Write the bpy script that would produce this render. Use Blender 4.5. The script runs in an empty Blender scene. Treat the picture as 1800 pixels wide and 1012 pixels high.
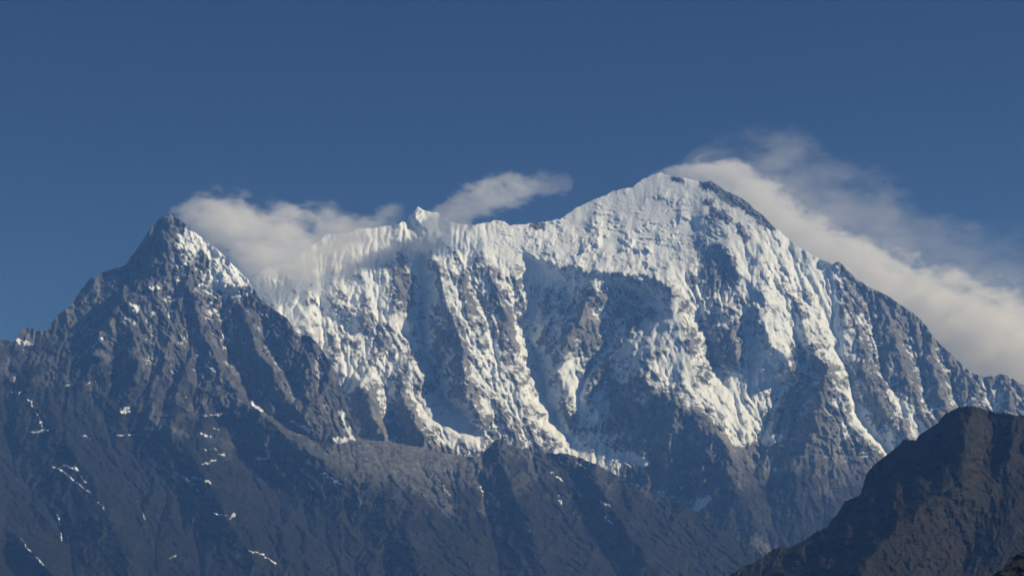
# A snow-covered massif with blowing summit clouds, seen from a hillside across a deep valley.
# One Blender unit is one metre; the camera looks along +Y.
import bpy, math
import numpy as np

scene = bpy.context.scene
C = scene.collection
R = math.radians

# ------------------------------------------------------------------ camera
PITCH = R(13.0)
FPX = 2770.0                      # focal length in pixels of an 1800 px wide picture
CX, CY = 900.0, 506.0
cam_data = bpy.data.cameras.new("camera")
cam = bpy.data.objects.new("camera", cam_data)
C.objects.link(cam)
cam.location = (0, 0, 0)
cam.rotation_euler = (R(90) + PITCH, 0, 0)
cam_data.sensor_width = 36.0
cam_data.lens = 36.0 * FPX / 1800.0
cam_data.clip_start = 1.0
cam_data.clip_end = 300000.0
scene.camera = cam

# ------------------------------------------------------------------ light
SUN_AZ, SUN_EL = R(95.0), R(33.0)          # measured from +Y towards +X
world = bpy.data.worlds.new("World")
scene.world = world
world.use_nodes = True
wn = world.node_tree.nodes
sky = wn.new("ShaderNodeTexSky")
sky.sky_type = 'NISHITA'
sky.sun_disc = False
sky.sun_elevation = SUN_EL
sky.sun_rotation = SUN_AZ
sky.altitude = 8000.0
sky.air_density = 0.38
sky.dust_density = 0.3
sky.ozone_density = 10.0
wn["Background"].inputs["Strength"].default_value = 0.068
world.node_tree.links.new(sky.outputs[0], wn["Background"].inputs[0])

sun_data = bpy.data.lights.new("sun", 'SUN')
sun_data.energy = 4.1
sun_data.angle = R(0.5)
sun_data.color = (1.0, 0.98, 0.955)
sun = bpy.data.objects.new("sun", sun_data)
C.objects.link(sun)
from mathutils import Vector
sd = Vector((math.sin(SUN_AZ) * math.cos(SUN_EL), math.cos(SUN_AZ) * math.cos(SUN_EL), math.sin(SUN_EL)))
sun.rotation_euler = sd.to_track_quat('Z', 'Y').to_euler()
sun.location = sd * 20000

scene.view_settings.view_transform = 'Standard'
scene.view_settings.look = 'None'
scene.view_settings.gamma = 1.0
scene.view_settings.use_curve_mapping = False
scene.view_settings.exposure = 0.0
cy = scene.cycles
cy.max_bounces = 10
cy.diffuse_bounces = 3
cy.volume_bounces = 8
cy.transparent_max_bounces = 8
cy.use_denoising = True
cy.use_adaptive_sampling = False
cy.volume_step_rate = 1.0
cy.volume_max_steps = 256

rng = np.random.default_rng(7)

# ------------------------------------------------------------------ array helpers
def ray(px, py):
    a = (px - CX) / FPX
    b = (CY - py) / FPX
    d = math.cos(PITCH) - b * math.sin(PITCH)
    return a / d, (math.sin(PITCH) + b * math.cos(PITCH)) / d     # X and Z per metre of Y

def resize(a, shape):
    h, w = a.shape
    H, W = shape
    y = np.clip((np.arange(H) + 0.5) * h / H - 0.5, 0, h - 1)
    x = np.clip((np.arange(W) + 0.5) * w / W - 0.5, 0, w - 1)
    return samp(a, *np.meshgrid(x, y))

def samp(a, x, y):
    h, w = a.shape
    x = np.clip(x, 0, w - 1.001); y = np.clip(y, 0, h - 1.001)
    i = x.astype(np.int32); j = y.astype(np.int32)
    fx = x - i; fy = y - j
    k = j * w + i
    f = a.ravel()
    return (f[k] * (1 - fx) + f[k + 1] * fx) * (1 - fy) + (f[k + w] * (1 - fx) + f[k + w + 1] * fx) * fy

def blur(a, r):
    """gaussian-like blur by two box passes in each direction"""
    r = int(max(1, r))
    for _ in range(2):
        for ax in (0, 1):
            p = np.pad(a, [(r + 1, r) if k == ax else (0, 0) for k in (0, 1)], mode='edge')
            c = np.cumsum(p, axis=ax)
            n = a.shape[ax]
            if ax == 0:
                a = (c[2 * r + 1:2 * r + 1 + n] - c[:n]) / (2 * r + 1)
            else:
                a = (c[:, 2 * r + 1:2 * r + 1 + n] - c[:, :n]) / (2 * r + 1)
    return a

_perm = np.random.default_rng(3).permutation(4096)
_ga = np.random.default_rng(4).uniform(0, 2 * np.pi, 4096)
_gx, _gy = np.cos(_ga), np.sin(_ga)

def gnoise(x, y, seed=0):
    """2-D gradient noise, about -0.7 .. 0.7"""
    i = np.floor(x).astype(np.int64); j = np.floor(y).astype(np.int64)
    fx = x - i; fy = y - j
    u = fx * fx * fx * (fx * (fx * 6 - 15) + 10)
    v = fy * fy * fy * (fy * (fy * 6 - 15) + 10)
    def g(ii, jj, dx, dy):
        h = _perm[(_perm[(ii + seed * 131) & 4095] + jj) & 4095]
        return _gx[h] * dx + _gy[h] * dy
    a = g(i, j, fx, fy); b = g(i + 1, j, fx - 1, fy)
    c = g(i, j + 1, fx, fy - 1); d = g(i + 1, j + 1, fx - 1, fy - 1)
    return (a * (1 - u) + b * u) * (1 - v) + (c * (1 - u) + d * u) * v

def fbm(x, y, octaves, seed=0, gain=0.5):
    s = 0; amp = 1.0
    for k in range(octaves):
        s = s + amp * gnoise(x * 2 ** k, y * 2 ** k, seed + k * 17)
        amp *= gain
    return s

def ridged(x, y, octaves, seed=0, gain=0.5):
    s = 0; amp = 1.0; w = 1.0
    for k in range(octaves):
        n = 1 - np.abs(gnoise(x * 2 ** k, y * 2 ** k, seed + k * 17)) * 2.2
        n = np.clip(n, 0, 1) ** 2 * w
        s = s + amp * n
        w = np.clip(n * 1.6, 0, 1)
        amp *= gain
    return s

def raster(curves, x0, y0, cell, shape):
    """polylines of (x, y, value) -> averaged constraint grid"""
    H, W = shape
    s = np.zeros(H * W); n = np.zeros(H * W)
    for c in curves:
        c = np.asarray(c, float)
        if len(c) == 1:
            pts = c
        else:
            out = []
            for a, b in zip(c[:-1], c[1:]):
                m = max(2, int(np.hypot(*(b - a)[:2]) / cell * 2) + 1)
                t = np.linspace(0, 1, m)[:, None]
                out.append(a + (b - a) * t)
            pts = np.vstack(out)
        i = np.round((pts[:, 0] - x0) / cell - 0.5).astype(int)
        j = np.round((pts[:, 1] - y0) / cell - 0.5).astype(int)
        ok = (i >= 0) & (i < W) & (j >= 0) & (j < H)
        k = j[ok] * W + i[ok]
        s += np.bincount(k, pts[ok, 2], H * W); n += np.bincount(k, minlength=H * W)
    m = n > 0
    v = np.where(m, s / np.maximum(n, 1), 0)
    return v.reshape(H, W), m.reshape(H, W)

def spread(curves, x0, y0, w, h, cell=4):
    """membrane through the curves: a surface that creases along them"""
    u = None
    for c in (cell * 16, cell * 8, cell * 4, cell * 2, cell):
        shape = (int(np.ceil(h / c)), int(np.ceil(w / c)))
        v, m = raster(curves, x0, y0, c, shape)
        u = np.full(shape, v[m].mean()) if u is None else resize(u, shape)
        u[m] = v[m]
        for _ in range(120):
            p = np.pad(u, 1, mode='edge')
            u = 0.25 * (p[:-2, 1:-1] + p[2:, 1:-1] + p[1:-1, :-2] + p[1:-1, 2:])
            u[m] = v[m]
    return u

# ------------------------------------------------------------------ a mountain face
class Face:
    """a mountain front: distance of the rock for each viewing direction, with ridges, gullies, carved rills and snow"""
    def __init__(s, x0, x1, y0, y1, base, ridges, snow, seed, scale=1.4):
        s.x0, s.y0, s.W, s.H = x0, y0, int(x1 - x0), int(y1 - y0)
        s.seed = seed
        s.px, s.py = np.meshgrid(np.arange(s.W) + x0 + 0.5, np.arange(s.H) + y0 + 0.5)
        s.D = base(s.px, s.py)
        off = spread(ridges, x0, y0, s.W, s.H)
        s.off = resize(off, (s.H, s.W))
        s.off = blur(s.off, 1.5)
        wx = fbm(s.px / 34, s.py / 34, 5, seed + 80, 0.55) * 11; wy = fbm(s.px / 34, s.py / 34, 5, seed + 81, 0.55) * 11
        s.D = s.D - samp(s.off, s.px - x0 - 0.5 + wx, s.py - y0 - 0.5 + wy) * scale
        s.snow = resize(spread(snow, x0, y0, s.W, s.H), (s.H, s.W))

    def height(s, D):
        return D * ray(s.px, s.py)[1]

    def upness(s):
        """z of the surface normal: 1 on a ledge, 0 on a wall"""
        rx, rz = ray(s.px, s.py)
        X, Y, Z = s.D * rx, s.D, s.D * rz
        a = [np.gradient(q, axis=1) for q in (X, Y, Z)]; b = [np.gradient(q, axis=0) for q in (X, Y, Z)]
        nx = a[1] * b[2] - a[2] * b[1]; ny = a[2] * b[0] - a[0] * b[2]; nz = a[0] * b[1] - a[1] * b[0]
        return np.abs(nz) / np.sqrt(nx * nx + ny * ny + nz * nz + 1e-6)

    def flow(s, r):
        """downhill direction in grid steps, over the surface smoothed by r"""
        D = blur(s.D, r)
        rx, rz = ray(s.px, s.py)
        X, Z = D * rx, D * rz
        Xu = np.gradient(X, axis=1); Yu = np.gradient(D, axis=1); Zu = np.gradient(Z, axis=1)
        Xv = np.gradient(X, axis=0); Yv = np.gradient(D, axis=0); Zv = np.gradient(Z, axis=0)
        E = Xu * Xu + Yu * Yu + Zu * Zu; G = Xv * Xv + Yv * Yv + Zv * Zv; F = Xu * Xv + Yu * Yv + Zu * Zv
        det = np.maximum(E * G - F * F, 1e-3)
        fu = -(G * Zu - F * Zv) / det; fv = -(E * Zv - F * Zu) / det
        L = np.hypot(fu, fv) + 1e-9
        return fu / L, fv / L

    def rills(s, r, amount, n, steps, rounds=3):
        """water and avalanches: tracks that run together downhill cut gullies"""
        for q in range(rounds):
            fu, fv = s.flow(r)
            a = fbm(s.px / 7.0, s.py / 7.0, 3, s.seed + 70 + q) * 1.6
            fu, fv = fu * np.cos(a) - fv * np.sin(a), fu * np.sin(a) + fv * np.cos(a)
            x = rng.uniform(0, s.W - 1, n); y = rng.uniform(0, s.H - 1, n)
            cnt = np.zeros(s.W * s.H)
            for k in range(steps):
                u = samp(fu, x, y); v = samp(fv, x, y)
                x = x + u * 1.2; y = y + v * 1.2
                ok = (x > 0) & (x < s.W - 2) & (y > 0) & (y < s.H - 2)
                x, y = x[ok], y[ok]
                if k > 6:
                    cnt += np.bincount((y.astype(np.int64) * s.W + x.astype(np.int64)), minlength=s.W * s.H)
            c = np.log1p(blur(cnt.reshape(s.H, s.W), 1))
            c = c - blur(c, max(12, r * 6))
            s.D = s.D + amount / rounds * np.clip(c, -1.5, 2.5)

    def streaks(s, r, wavelength, length, amp, seed, sharp=False):
        """ribs and flutes: noise drawn out along the fall line"""
        fu, fv = s.flow(r)
        nz = gnoise(s.px / wavelength, s.py / wavelength, seed)
        acc = nz.copy(); wsum = 1.0
        for sign in (1, -1):
            x, y = np.meshgrid(np.arange(s.W, dtype=float), np.arange(s.H, dtype=float))
            step = wavelength * 0.6
            for k in range(int(length / step)):
                u = samp(fu, x, y); v = samp(fv, x, y)
                x += sign * u * step; y += sign * v * step
                acc += samp(nz, x, y); wsum += 1
        acc /= math.sqrt(wsum)
        if sharp:
            acc = 0.35 - np.abs(acc) * 1.6            # knife edges between hollows
            acc = -acc
        return acc * amp

def along(f, lines, radius, jitter=0.0, seed=0):
    """0..1 closeness to any of the polylines (x, y), fading over radius"""
    out = np.zeros_like(f.D)
    jx = fbm(f.px / 9, f.py / 9, 4, seed, 0.6) * jitter; jy = fbm(f.px / 9, f.py / 9, 4, seed + 3, 0.6) * jitter
    pad = int(radius + jitter + 2)
    for c in lines:
        for (xa, ya), (xb, yb) in zip(c[:-1], c[1:]):
            ia, ib = max(0, int(min(xa, xb) - f.x0 - pad)), min(f.W, int(max(xa, xb) - f.x0 + pad))
            ja, jb = max(0, int(min(ya, yb) - f.y0 - pad)), min(f.H, int(max(ya, yb) - f.y0 + pad))
            if ib <= ia or jb <= ja: continue
            q = (slice(ja, jb), slice(ia, ib))
            X, Y = f.px[q] + jx[q], f.py[q] + jy[q]
            dx, dy = xb - xa, yb - ya
            t = np.clip(((X - xa) * dx + (Y - ya) * dy) / (dx * dx + dy * dy + 1e-9), 0, 1)
            out[q] = np.maximum(out[q], np.clip(1 - np.hypot(X - xa - t * dx, Y - ya - t * dy) / radius, 0, 1))
    return out

def ledges(f, lines, height, above, below, seed):
    """ice cliffs: a lip along each line, swelling gently above it and broken off steeply below"""
    wob = fbm(f.px / 26, f.py / 40, 5, seed, 0.65) * 13
    out = np.zeros_like(f.D)
    for c in lines:
        c = np.asarray(c, float)
        c = c[np.argsort(c[:, 0])]
        xs = f.px[0]
        a, b = np.searchsorted(xs, c[0, 0]), np.searchsorted(xs, c[-1, 0])
        if b <= a: continue
        y = np.interp(xs[a:b], c[:, 0], c[:, 1])
        t = (xs[a:b] - xs[a]) / max(1.0, xs[b - 1] - xs[a])
        end = np.clip(np.minimum(t, 1 - t) * 5, 0, 1) ** 0.7
        d = f.py[:, a:b] + wob[:, a:b] - y[None]
        prof = np.where(d < 0, np.exp(d / above), np.clip(1 - d / below, 0, 1))
        out[:, a:b] = np.maximum(out[:, a:b], prof * end[None])
    return out * height

def grid_mesh(name, P, attrs, material, parent=None):
    H, W, _ = P.shape
    me = bpy.data.meshes.new(name)
    nv = H * W
    i = np.arange(H * W, dtype=np.int32).reshape(H, W)
    f = np.stack([i[:-1, :-1], i[1:, :-1], i[1:, 1:], i[:-1, 1:]], -1).reshape(-1, 4)
    me.vertices.add(nv); me.vertices.foreach_set("co", P.reshape(-1).astype(np.float32))
    me.loops.add(f.size); me.loops.foreach_set("vertex_index", f.reshape(-1))
    me.polygons.add(len(f))
    me.polygons.foreach_set("loop_start", np.arange(0, f.size, 4, dtype=np.int32))
    me.polygons.foreach_set("loop_total", np.full(len(f), 4, dtype=np.int32))
    me.polygons.foreach_set("use_smooth", np.ones(len(f), dtype=bool))
    for k, v in attrs.items():
        a = me.attributes.new(k, 'FLOAT', 'POINT')
        a.data.foreach_set("value", v.reshape(-1).astype(np.float32))
    me.update(calc_edges=True)
    me.materials.append(material)
    o = bpy.data.objects.new(name, me)
    C.objects.link(o)
    if parent: o.parent = parent
    return o

def build_face(name, face, skyline, rows, material, bottom=1080, back_slope=0.9, rough=1.0, floor=-400.0):
    sk = np.asarray(skyline, float)
    px = np.arange(face.x0 + 1, face.x0 + face.W - 1, 1.15)
    ys = np.interp(px, sk[:, 0], sk[:, 1])
    ys = ys + rough * (fbm(px / 9.0, px * 0 + face.seed, 4, face.seed, 0.6) * 2.6)
    t = np.linspace(0, 1, rows) ** 1.0
    PY = ys[None, :] + (bottom - ys[None, :]) * t[:, None]
    PX = np.broadcast_to(px, PY.shape)
    gx, gy = PX - face.x0 - 0.5, PY - face.y0 - 0.5
    D = samp(face.D, gx, gy); S = samp(face.cover, gx, gy); T = samp(face.tone, gx, gy); Q = samp(face.scree, gx, gy)
    rx, rz = ray(PX, PY)
    P = np.stack([rx * D, D, rz * D], -1)
    # the far side of the crest falls away behind
    nb = 26
    dy = (np.linspace(0, 1, nb + 1)[1:] ** 1.7) * 3200
    top = P[0]
    bn = fbm(np.broadcast_to(px / 60.0, (nb, len(px))), dy[:, None] / 260.0 + 0 * px, 4, face.seed + 5)
    B = np.empty((nb, len(px), 3))
    B[..., 0] = top[:, 0] + dy[:, None] * 0.02
    B[..., 1] = top[:, 1] + dy[:, None]
    B[..., 2] = top[:, 2] - dy[:, None] * back_slope + bn * np.minimum(dy[:, None] * 0.35, 160)
    B = B[::-1]
    # the foot runs on down into the valley
    fl = []
    last = P[-1]
    for k in range(1, 9):
        q = last.copy(); q[:, 1] -= 160.0 * k * 1.0; q[:, 2] = np.maximum(last[:, 2] - 95.0 * k, floor - 30)
        q[:, 0] *= 1.0
        fl.append(q)
    A = np.concatenate([B, P, np.stack(fl)], 0)
    def ext(v, b, f):
        return np.concatenate([np.broadcast_to(v[0], (nb,) + v[0].shape), v, np.broadcast_to(v[-1], (8,) + v[-1].shape)], 0)
    return grid_mesh(name, A, {"snow": ext(S, 0, 0), "tone": ext(T, 0, 0), "scree": ext(Q, 0, 0)}, material)

# ------------------------------------------------------------------ materials
def new_mat(name):
    m = bpy.data.materials.new(name); m.use_nodes = True
    nt = m.node_tree
    return m, nt, nt.nodes, nt.links

def mountain_material(name, rocks, earth, snow_line):
    m, nt, N, L = new_mat(name)
    b = N["Principled BSDF"]
    geo = N.new("ShaderNodeNewGeometry")
    sn = N.new("ShaderNodeAttribute"); sn.attribute_name = "snow"
    to = N.new("ShaderNodeAttribute"); to.attribute_name = "tone"
    def noise(scale, det, rough=0.6):
        n = N.new("ShaderNodeTexNoise"); n.inputs["Scale"].default_value = scale
        n.inputs["Detail"].default_value = det; n.inputs["Roughness"].default_value = rough
        L.new(geo.outputs["Position"], n.inputs["Vector"]); return n.outputs["Fac"]
    def math_(op, a, b_, c=None):
        n = N.new("ShaderNodeMath"); n.operation = op
        for k, v in enumerate((a, b_, c)):
            if v is None: continue
            if isinstance(v, (int, float)): n.inputs[k].default_value = v
            else: L.new(v, n.inputs[k])
        return n.outputs[0]
    def ramp(f, stops):
        r = N.new("ShaderNodeValToRGB"); L.new(f, r.inputs[0])
        e = r.color_ramp.elements
        while len(e) < len(stops): e.new(0.5)
        for q, (p, c) in zip(e, stops): q.position = p; q.color = (*c, 1)
        return r.outputs[0]
    def mix(f, a, c):
        n = N.new("ShaderNodeMix"); n.data_type = 'RGBA'
        L.new(f, n.inputs[0]); L.new(a, n.inputs[6]); L.new(c, n.inputs[7]); return n.outputs[2]
    rock = ramp(noise(0.006, 8), [(0.30, rocks[0]), (0.5, rocks[1]), (0.70, rocks[2])])
    soil = ramp(noise(0.004, 9, 0.65), [(0.34, earth[0]), (0.5, earth[1]), (0.66, earth[2])])
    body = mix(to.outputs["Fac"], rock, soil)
    sc = N.new("ShaderNodeAttribute"); sc.attribute_name = "scree"
    body = mix(math_('MULTIPLY', sc.outputs["Fac"], 1.0), body, ramp(noise(0.02, 6, 0.7), [(0.35, (0.09, 0.092, 0.094)), (0.65, (0.19, 0.19, 0.19))]))
    grit = noise(0.03, 8, 0.75)
    gr = N.new("ShaderNodeMapRange"); L.new(grit, gr.inputs[0]); gr.inputs[1].default_value = 0.35; gr.inputs[2].default_value = 0.65
    gr.inputs[3].default_value = 0.45; gr.inputs[4].default_value = 1.6
    vm = N.new("ShaderNodeVectorMath"); vm.operation = 'SCALE'; L.new(body, vm.inputs[0]); L.new(gr.outputs[0], vm.inputs["Scale"])
    body = vm.outputs[0]
    fine = noise(0.035, 6, 0.7)
    f = math_('ADD', sn.outputs["Fac"], math_('MULTIPLY', math_('SUBTRACT', fine, 0.5), 0.55))
    mr = N.new("ShaderNodeMapRange"); mr.interpolation_type = 'SMOOTHSTEP'
    L.new(f, mr.inputs[0]); mr.inputs[1].default_value = 0.34; mr.inputs[2].default_value = 0.78
    white = ramp(noise(0.003, 4), [(0.3, (0.70, 0.76, 0.82)), (0.7, (0.82, 0.85, 0.88))])
    col = mix(mr.outputs[0], body, white)
    L.new(col, b.inputs["Base Color"])
    b.inputs["Roughness"].default_value = 0.85
    b.inputs["Specular IOR Level"].default_value = 0.15
    bump = N.new("ShaderNodeBump"); bump.inputs["Strength"].default_value = 0.7; bump.inputs["Distance"].default_value = 9.0
    L.new(noise(0.05, 7, 0.65), bump.inputs["Height"])
    L.new(bump.outputs[0], b.inputs["Normal"])
    return m

# ================================================================== the far massif
def base_far(px, py):
    return 13500.0 - 5.2 * (py - 330.0)

far_sky = [(300, 560), (430, 500), (470, 470), (500, 462), (540, 440), (575, 410), (590, 413), (612, 410), (630, 402), (660, 400),
    (700, 394), (708, 389), (713, 391), (719, 379), (727, 372), (735, 363), (743, 368), (752, 372), (769, 373), (776, 382), (790, 390), (830, 396), (855, 391), (872, 387), (885, 389), (897, 396), (920, 394),
    (940, 392), (955, 390), (985, 385), (1010, 367), (1040, 352), (1060, 345), (1080, 335), (1112, 329), (1122, 320), (1140, 310), (1160, 303),
    (1172, 308), (1190, 312), (1205, 313), (1228, 319), (1238, 320), (1250, 318), (1262, 326), (1280, 338), (1292, 342), (1310, 352), (1325, 366), (1340, 377),
    (1360, 398), (1380, 415), (1400, 432), (1440, 455), (1463, 463), (1475, 460), (1490, 475), (1510, 494), (1535, 508), (1562, 520), (1585, 537), (1605, 550),
    (1625, 568), (1640, 590), (1655, 608), (1672, 622), (1690, 640), (1710, 656), (1730, 662), (1745, 661), (1760, 657), (1775, 662), (1790, 671),
    (1800, 676), (1850, 700), (1950, 760), (2100, 850)]

far_ridges = [
    # spur below the summit and the rib it feeds
    [(1235, 322, 20), (1250, 365, 90), (1268, 400, 150), (1286, 445, 220), (1296, 480, 250), (1300, 515, 240), (1310, 535, 235)],
    [(1310, 512, 230), (1333, 528, 245), (1341, 568, 245), (1355, 600, 250), (1384, 637, 240), (1392, 655, 200)],
    [(1215, 395, 20), (1225, 440, 70), (1232, 480, 110), (1250, 515, 150), (1288, 540, 200)],
    [(1312, 545, 120), (1318, 600, 100), (1318, 645, 60), (1312, 680, 40)],
    [(1295, 545, 220), (1290, 590, 190), (1300, 640, 130)],
    [(1270, 545, 170), (1262, 590, 120), (1280, 640, 100)],
    # snow rib under the ice cliffs
    [(1140, 500, 180), (1187, 512, 250), (1187, 545, 260), (1197, 575, 260), (1180, 602, 255), (1135, 628, 250), (1131, 676, 260),
     (1180, 706, 250), (1215, 722, 250), (1252, 752, 250), (1275, 790, 240), (1290, 850, 150), (1330, 930, 50)],
    [(1185, 548, 235), (1150, 565, 180), (1110, 598, 90), (1088, 615, 60), (1050, 655, 0), (1020, 700, -60)],
    [(1197, 575, 260), (1212, 620, 240), (1232, 665, 200), (1240, 688, 180)],
    [(1222, 520, 120), (1228, 555, 90), (1240, 590, 70), (1252, 630, 40), (1268, 662, 10)],
    [(1290, 680, 30), (1290, 720, 60), (1318, 770, 50), (1330, 800, 20)],
    # ice cliff edge and the hollow below it
    [(950, 455, 20), (975, 470, 70), (992, 463, 80), (1015, 466, 80), (1035, 480, 100), (1057, 474, 120), (1075, 489, 125), (1100, 481, 140), (1115, 495, 140), (1140, 492, 160)],
    [(955, 400, -40), (1000, 398, -60), (1080, 370, -40), (1150, 340, 0)],
    [(980, 430, 10), (1100, 425, 10), (1190, 440, 30)],
    [(975, 500, -100), (1000, 545, -130), (1015, 530, -110)],
    [(1060, 530, -70), (1072, 560, -110), (1078, 595, -110), (1045, 645, -110), (1020, 688, -110), (1010, 730, -120)],
    [(1080, 510, -60), (1120, 525, -90), (1150, 530, 0)],
    [(1050, 498, 90), (1040, 520, 80), (1018, 560, 60), (1000, 592, 40), (988, 620, 10), (986, 660, -30), (993, 690, -30), (1004, 725, -30)],
    [(947, 468, -40), (940, 500, -180), (930, 535, -270), (921, 580, -310), (937, 620, -310), (950, 654, -290), (965, 694, -260), (970, 721, -240),
     (987, 748, -200), (1004, 775, -160), (1037, 808, -120), (1080, 840, -110), (1160, 880, -80), (1220, 895, -60)],
    [(1075, 640, 0), (1068, 700, -60), (1060, 760, -90), (1075, 800, -100)],
    # middle buttress
    [(740, 372, 0), (756, 434, 80), (769, 481, 140), (783, 535, 190), (800, 569, 210), (812, 605, 230), (815, 660, 230), (822, 700, 210),
     (835, 730, 170), (850, 760, 120), (865, 800, 60)],
    [(745, 438, -110), (748, 500, -160), (738, 560, -170), (736, 590, -170), (745, 620, -170), (760, 660, -160), (768, 690, -150), (788, 712, -130),
     (830, 742, -90), (860, 770, -60)],
    [(830, 400, 60), (850, 460, 90), (880, 530, 90), (900, 600, 60), (915, 660, 20), (935, 720, 0), (960, 770, -40)],
    [(800, 430, 60), (830, 500, 80), (850, 560, 100), (865, 640, 100), (880, 700, 90), (900, 760, 60)],
    [(815, 460, 60), (845, 530, 40), (862, 600, 50), (868, 660, 60)],
    [(880, 400, 40), (905, 480, 20), (915, 540, -60)],
    [(735, 364, 60), (741, 384, 90), (750, 402, 70)], [(717, 382, -30), (722, 398, -20), (730, 410, 0)], [(772, 378, -30), (764, 396, -10)], [(706, 391, 40), (704, 410, 50)],
    # western slopes
    [(575, 412, 20), (580, 470, 40), (570, 520, 60), (600, 540, 70), (650, 572, 70), (700, 610, 30), (745, 622, -60)],
    [(560, 540, 20), (585, 556, 10), (620, 580, 20), (650, 600, 30)],
    [(630, 405, 40), (655, 460, 70), (685, 510, 70), (715, 560, 20), (735, 590, -60)],
    [(690, 400, 30), (705, 450, 50), (722, 500, 10), (730, 540, -60)],
    [(500, 500, 40), (520, 560, 60), (560, 600, 90), (600, 640, 70), (640, 655, 40)],
    [(690, 620, 60), (745, 655, 60), (775, 700, 10), (790, 715, -40)],
    [(660, 640, 60), (675, 680, 10), (690, 710, 0), (692, 760, 0)],
    [(635, 666, 130), (642, 690, 190), (652, 725, 200), (670, 760, 190), (690, 790, 160)],
    [(618, 678, 20), (606, 700, -10), (606, 740, -10), (610, 770, 0)],
    [(711, 702, 130), (720, 720, 210), (735, 750, 210), (755, 780, 190), (780, 800, 150)],
    [(690, 720, -10), (690, 765, -10), (700, 790, 0)],
    [(737, 705, 70), (770, 745, 90), (800, 768, 100), (856, 787, 100)],
    # eastern ribs
    [(1400, 540, 150), (1418, 590, 210), (1440, 630, 240), (1462, 660, 240), (1482, 685, 220), (1497, 720, 180), (1520, 760, 150), (1550, 800, 100)],
    [(1388, 560, 110), (1400, 600, 90), (1420, 640, 60), (1440, 665, 60)],
    [(1448, 664, 230), (1445, 700, 250), (1438, 745, 240), (1410, 800, 190), (1395, 880, 110)],
    [(1392, 660, 60), (1365, 690, -30), (1352, 740, -50), (1335, 770, -50), (1325, 810, -30)],
    [(1425, 470, 60), (1440, 520, 70), (1465, 580, 30), (1480, 640, -10), (1492, 670, -40), (1503, 710, -50), (1522, 750, -50), (1545, 780, -50),
     (1575, 798, -50), (1600, 830, -40)],
    [(1475, 463, 33), (1500, 530, 66), (1515, 600, 77), (1520, 660, 82), (1540, 700, 94), (1570, 740, 94), (1600, 775, 82), (1640, 810, 55)],
    [(1530, 540, 22), (1545, 600, 33), (1560, 660, 33), (1590, 710, 28), (1630, 760, 28)],
    [(1545, 515, 22), (1565, 580, 50), (1585, 640, 66), (1610, 700, 66), (1640, 760, 50)],
    [(1600, 555, -6), (1600, 610, -6), (1622, 680, -11), (1640, 730, -6)],
    [(1625, 575, 22), (1640, 630, 44), (1655, 690, 50), (1675, 740, 44)],
    [(1655, 615, -16), (1672, 670, -22), (1690, 720, -22)],
    [(1690, 645, 22), (1705, 680, 38), (1720, 730, 38)],
    [(1735, 664, -6), (1745, 730, -6)],
    [(1765, 660, 33), (1780, 700, 44), (1795, 740, 44)],
    # foot
    [(560, 900, 60), (900, 900, 0), (1100, 960, -40), (1300, 1000, -20), (1450, 960, 60), (1700, 900, 40)],
    [(1340, 850, 40), (1400, 1000, 20)],
    [(400, 700, 0), (420, 900, 0)], [(2000, 820, 20), (2100, 1000, 0)],
]

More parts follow.
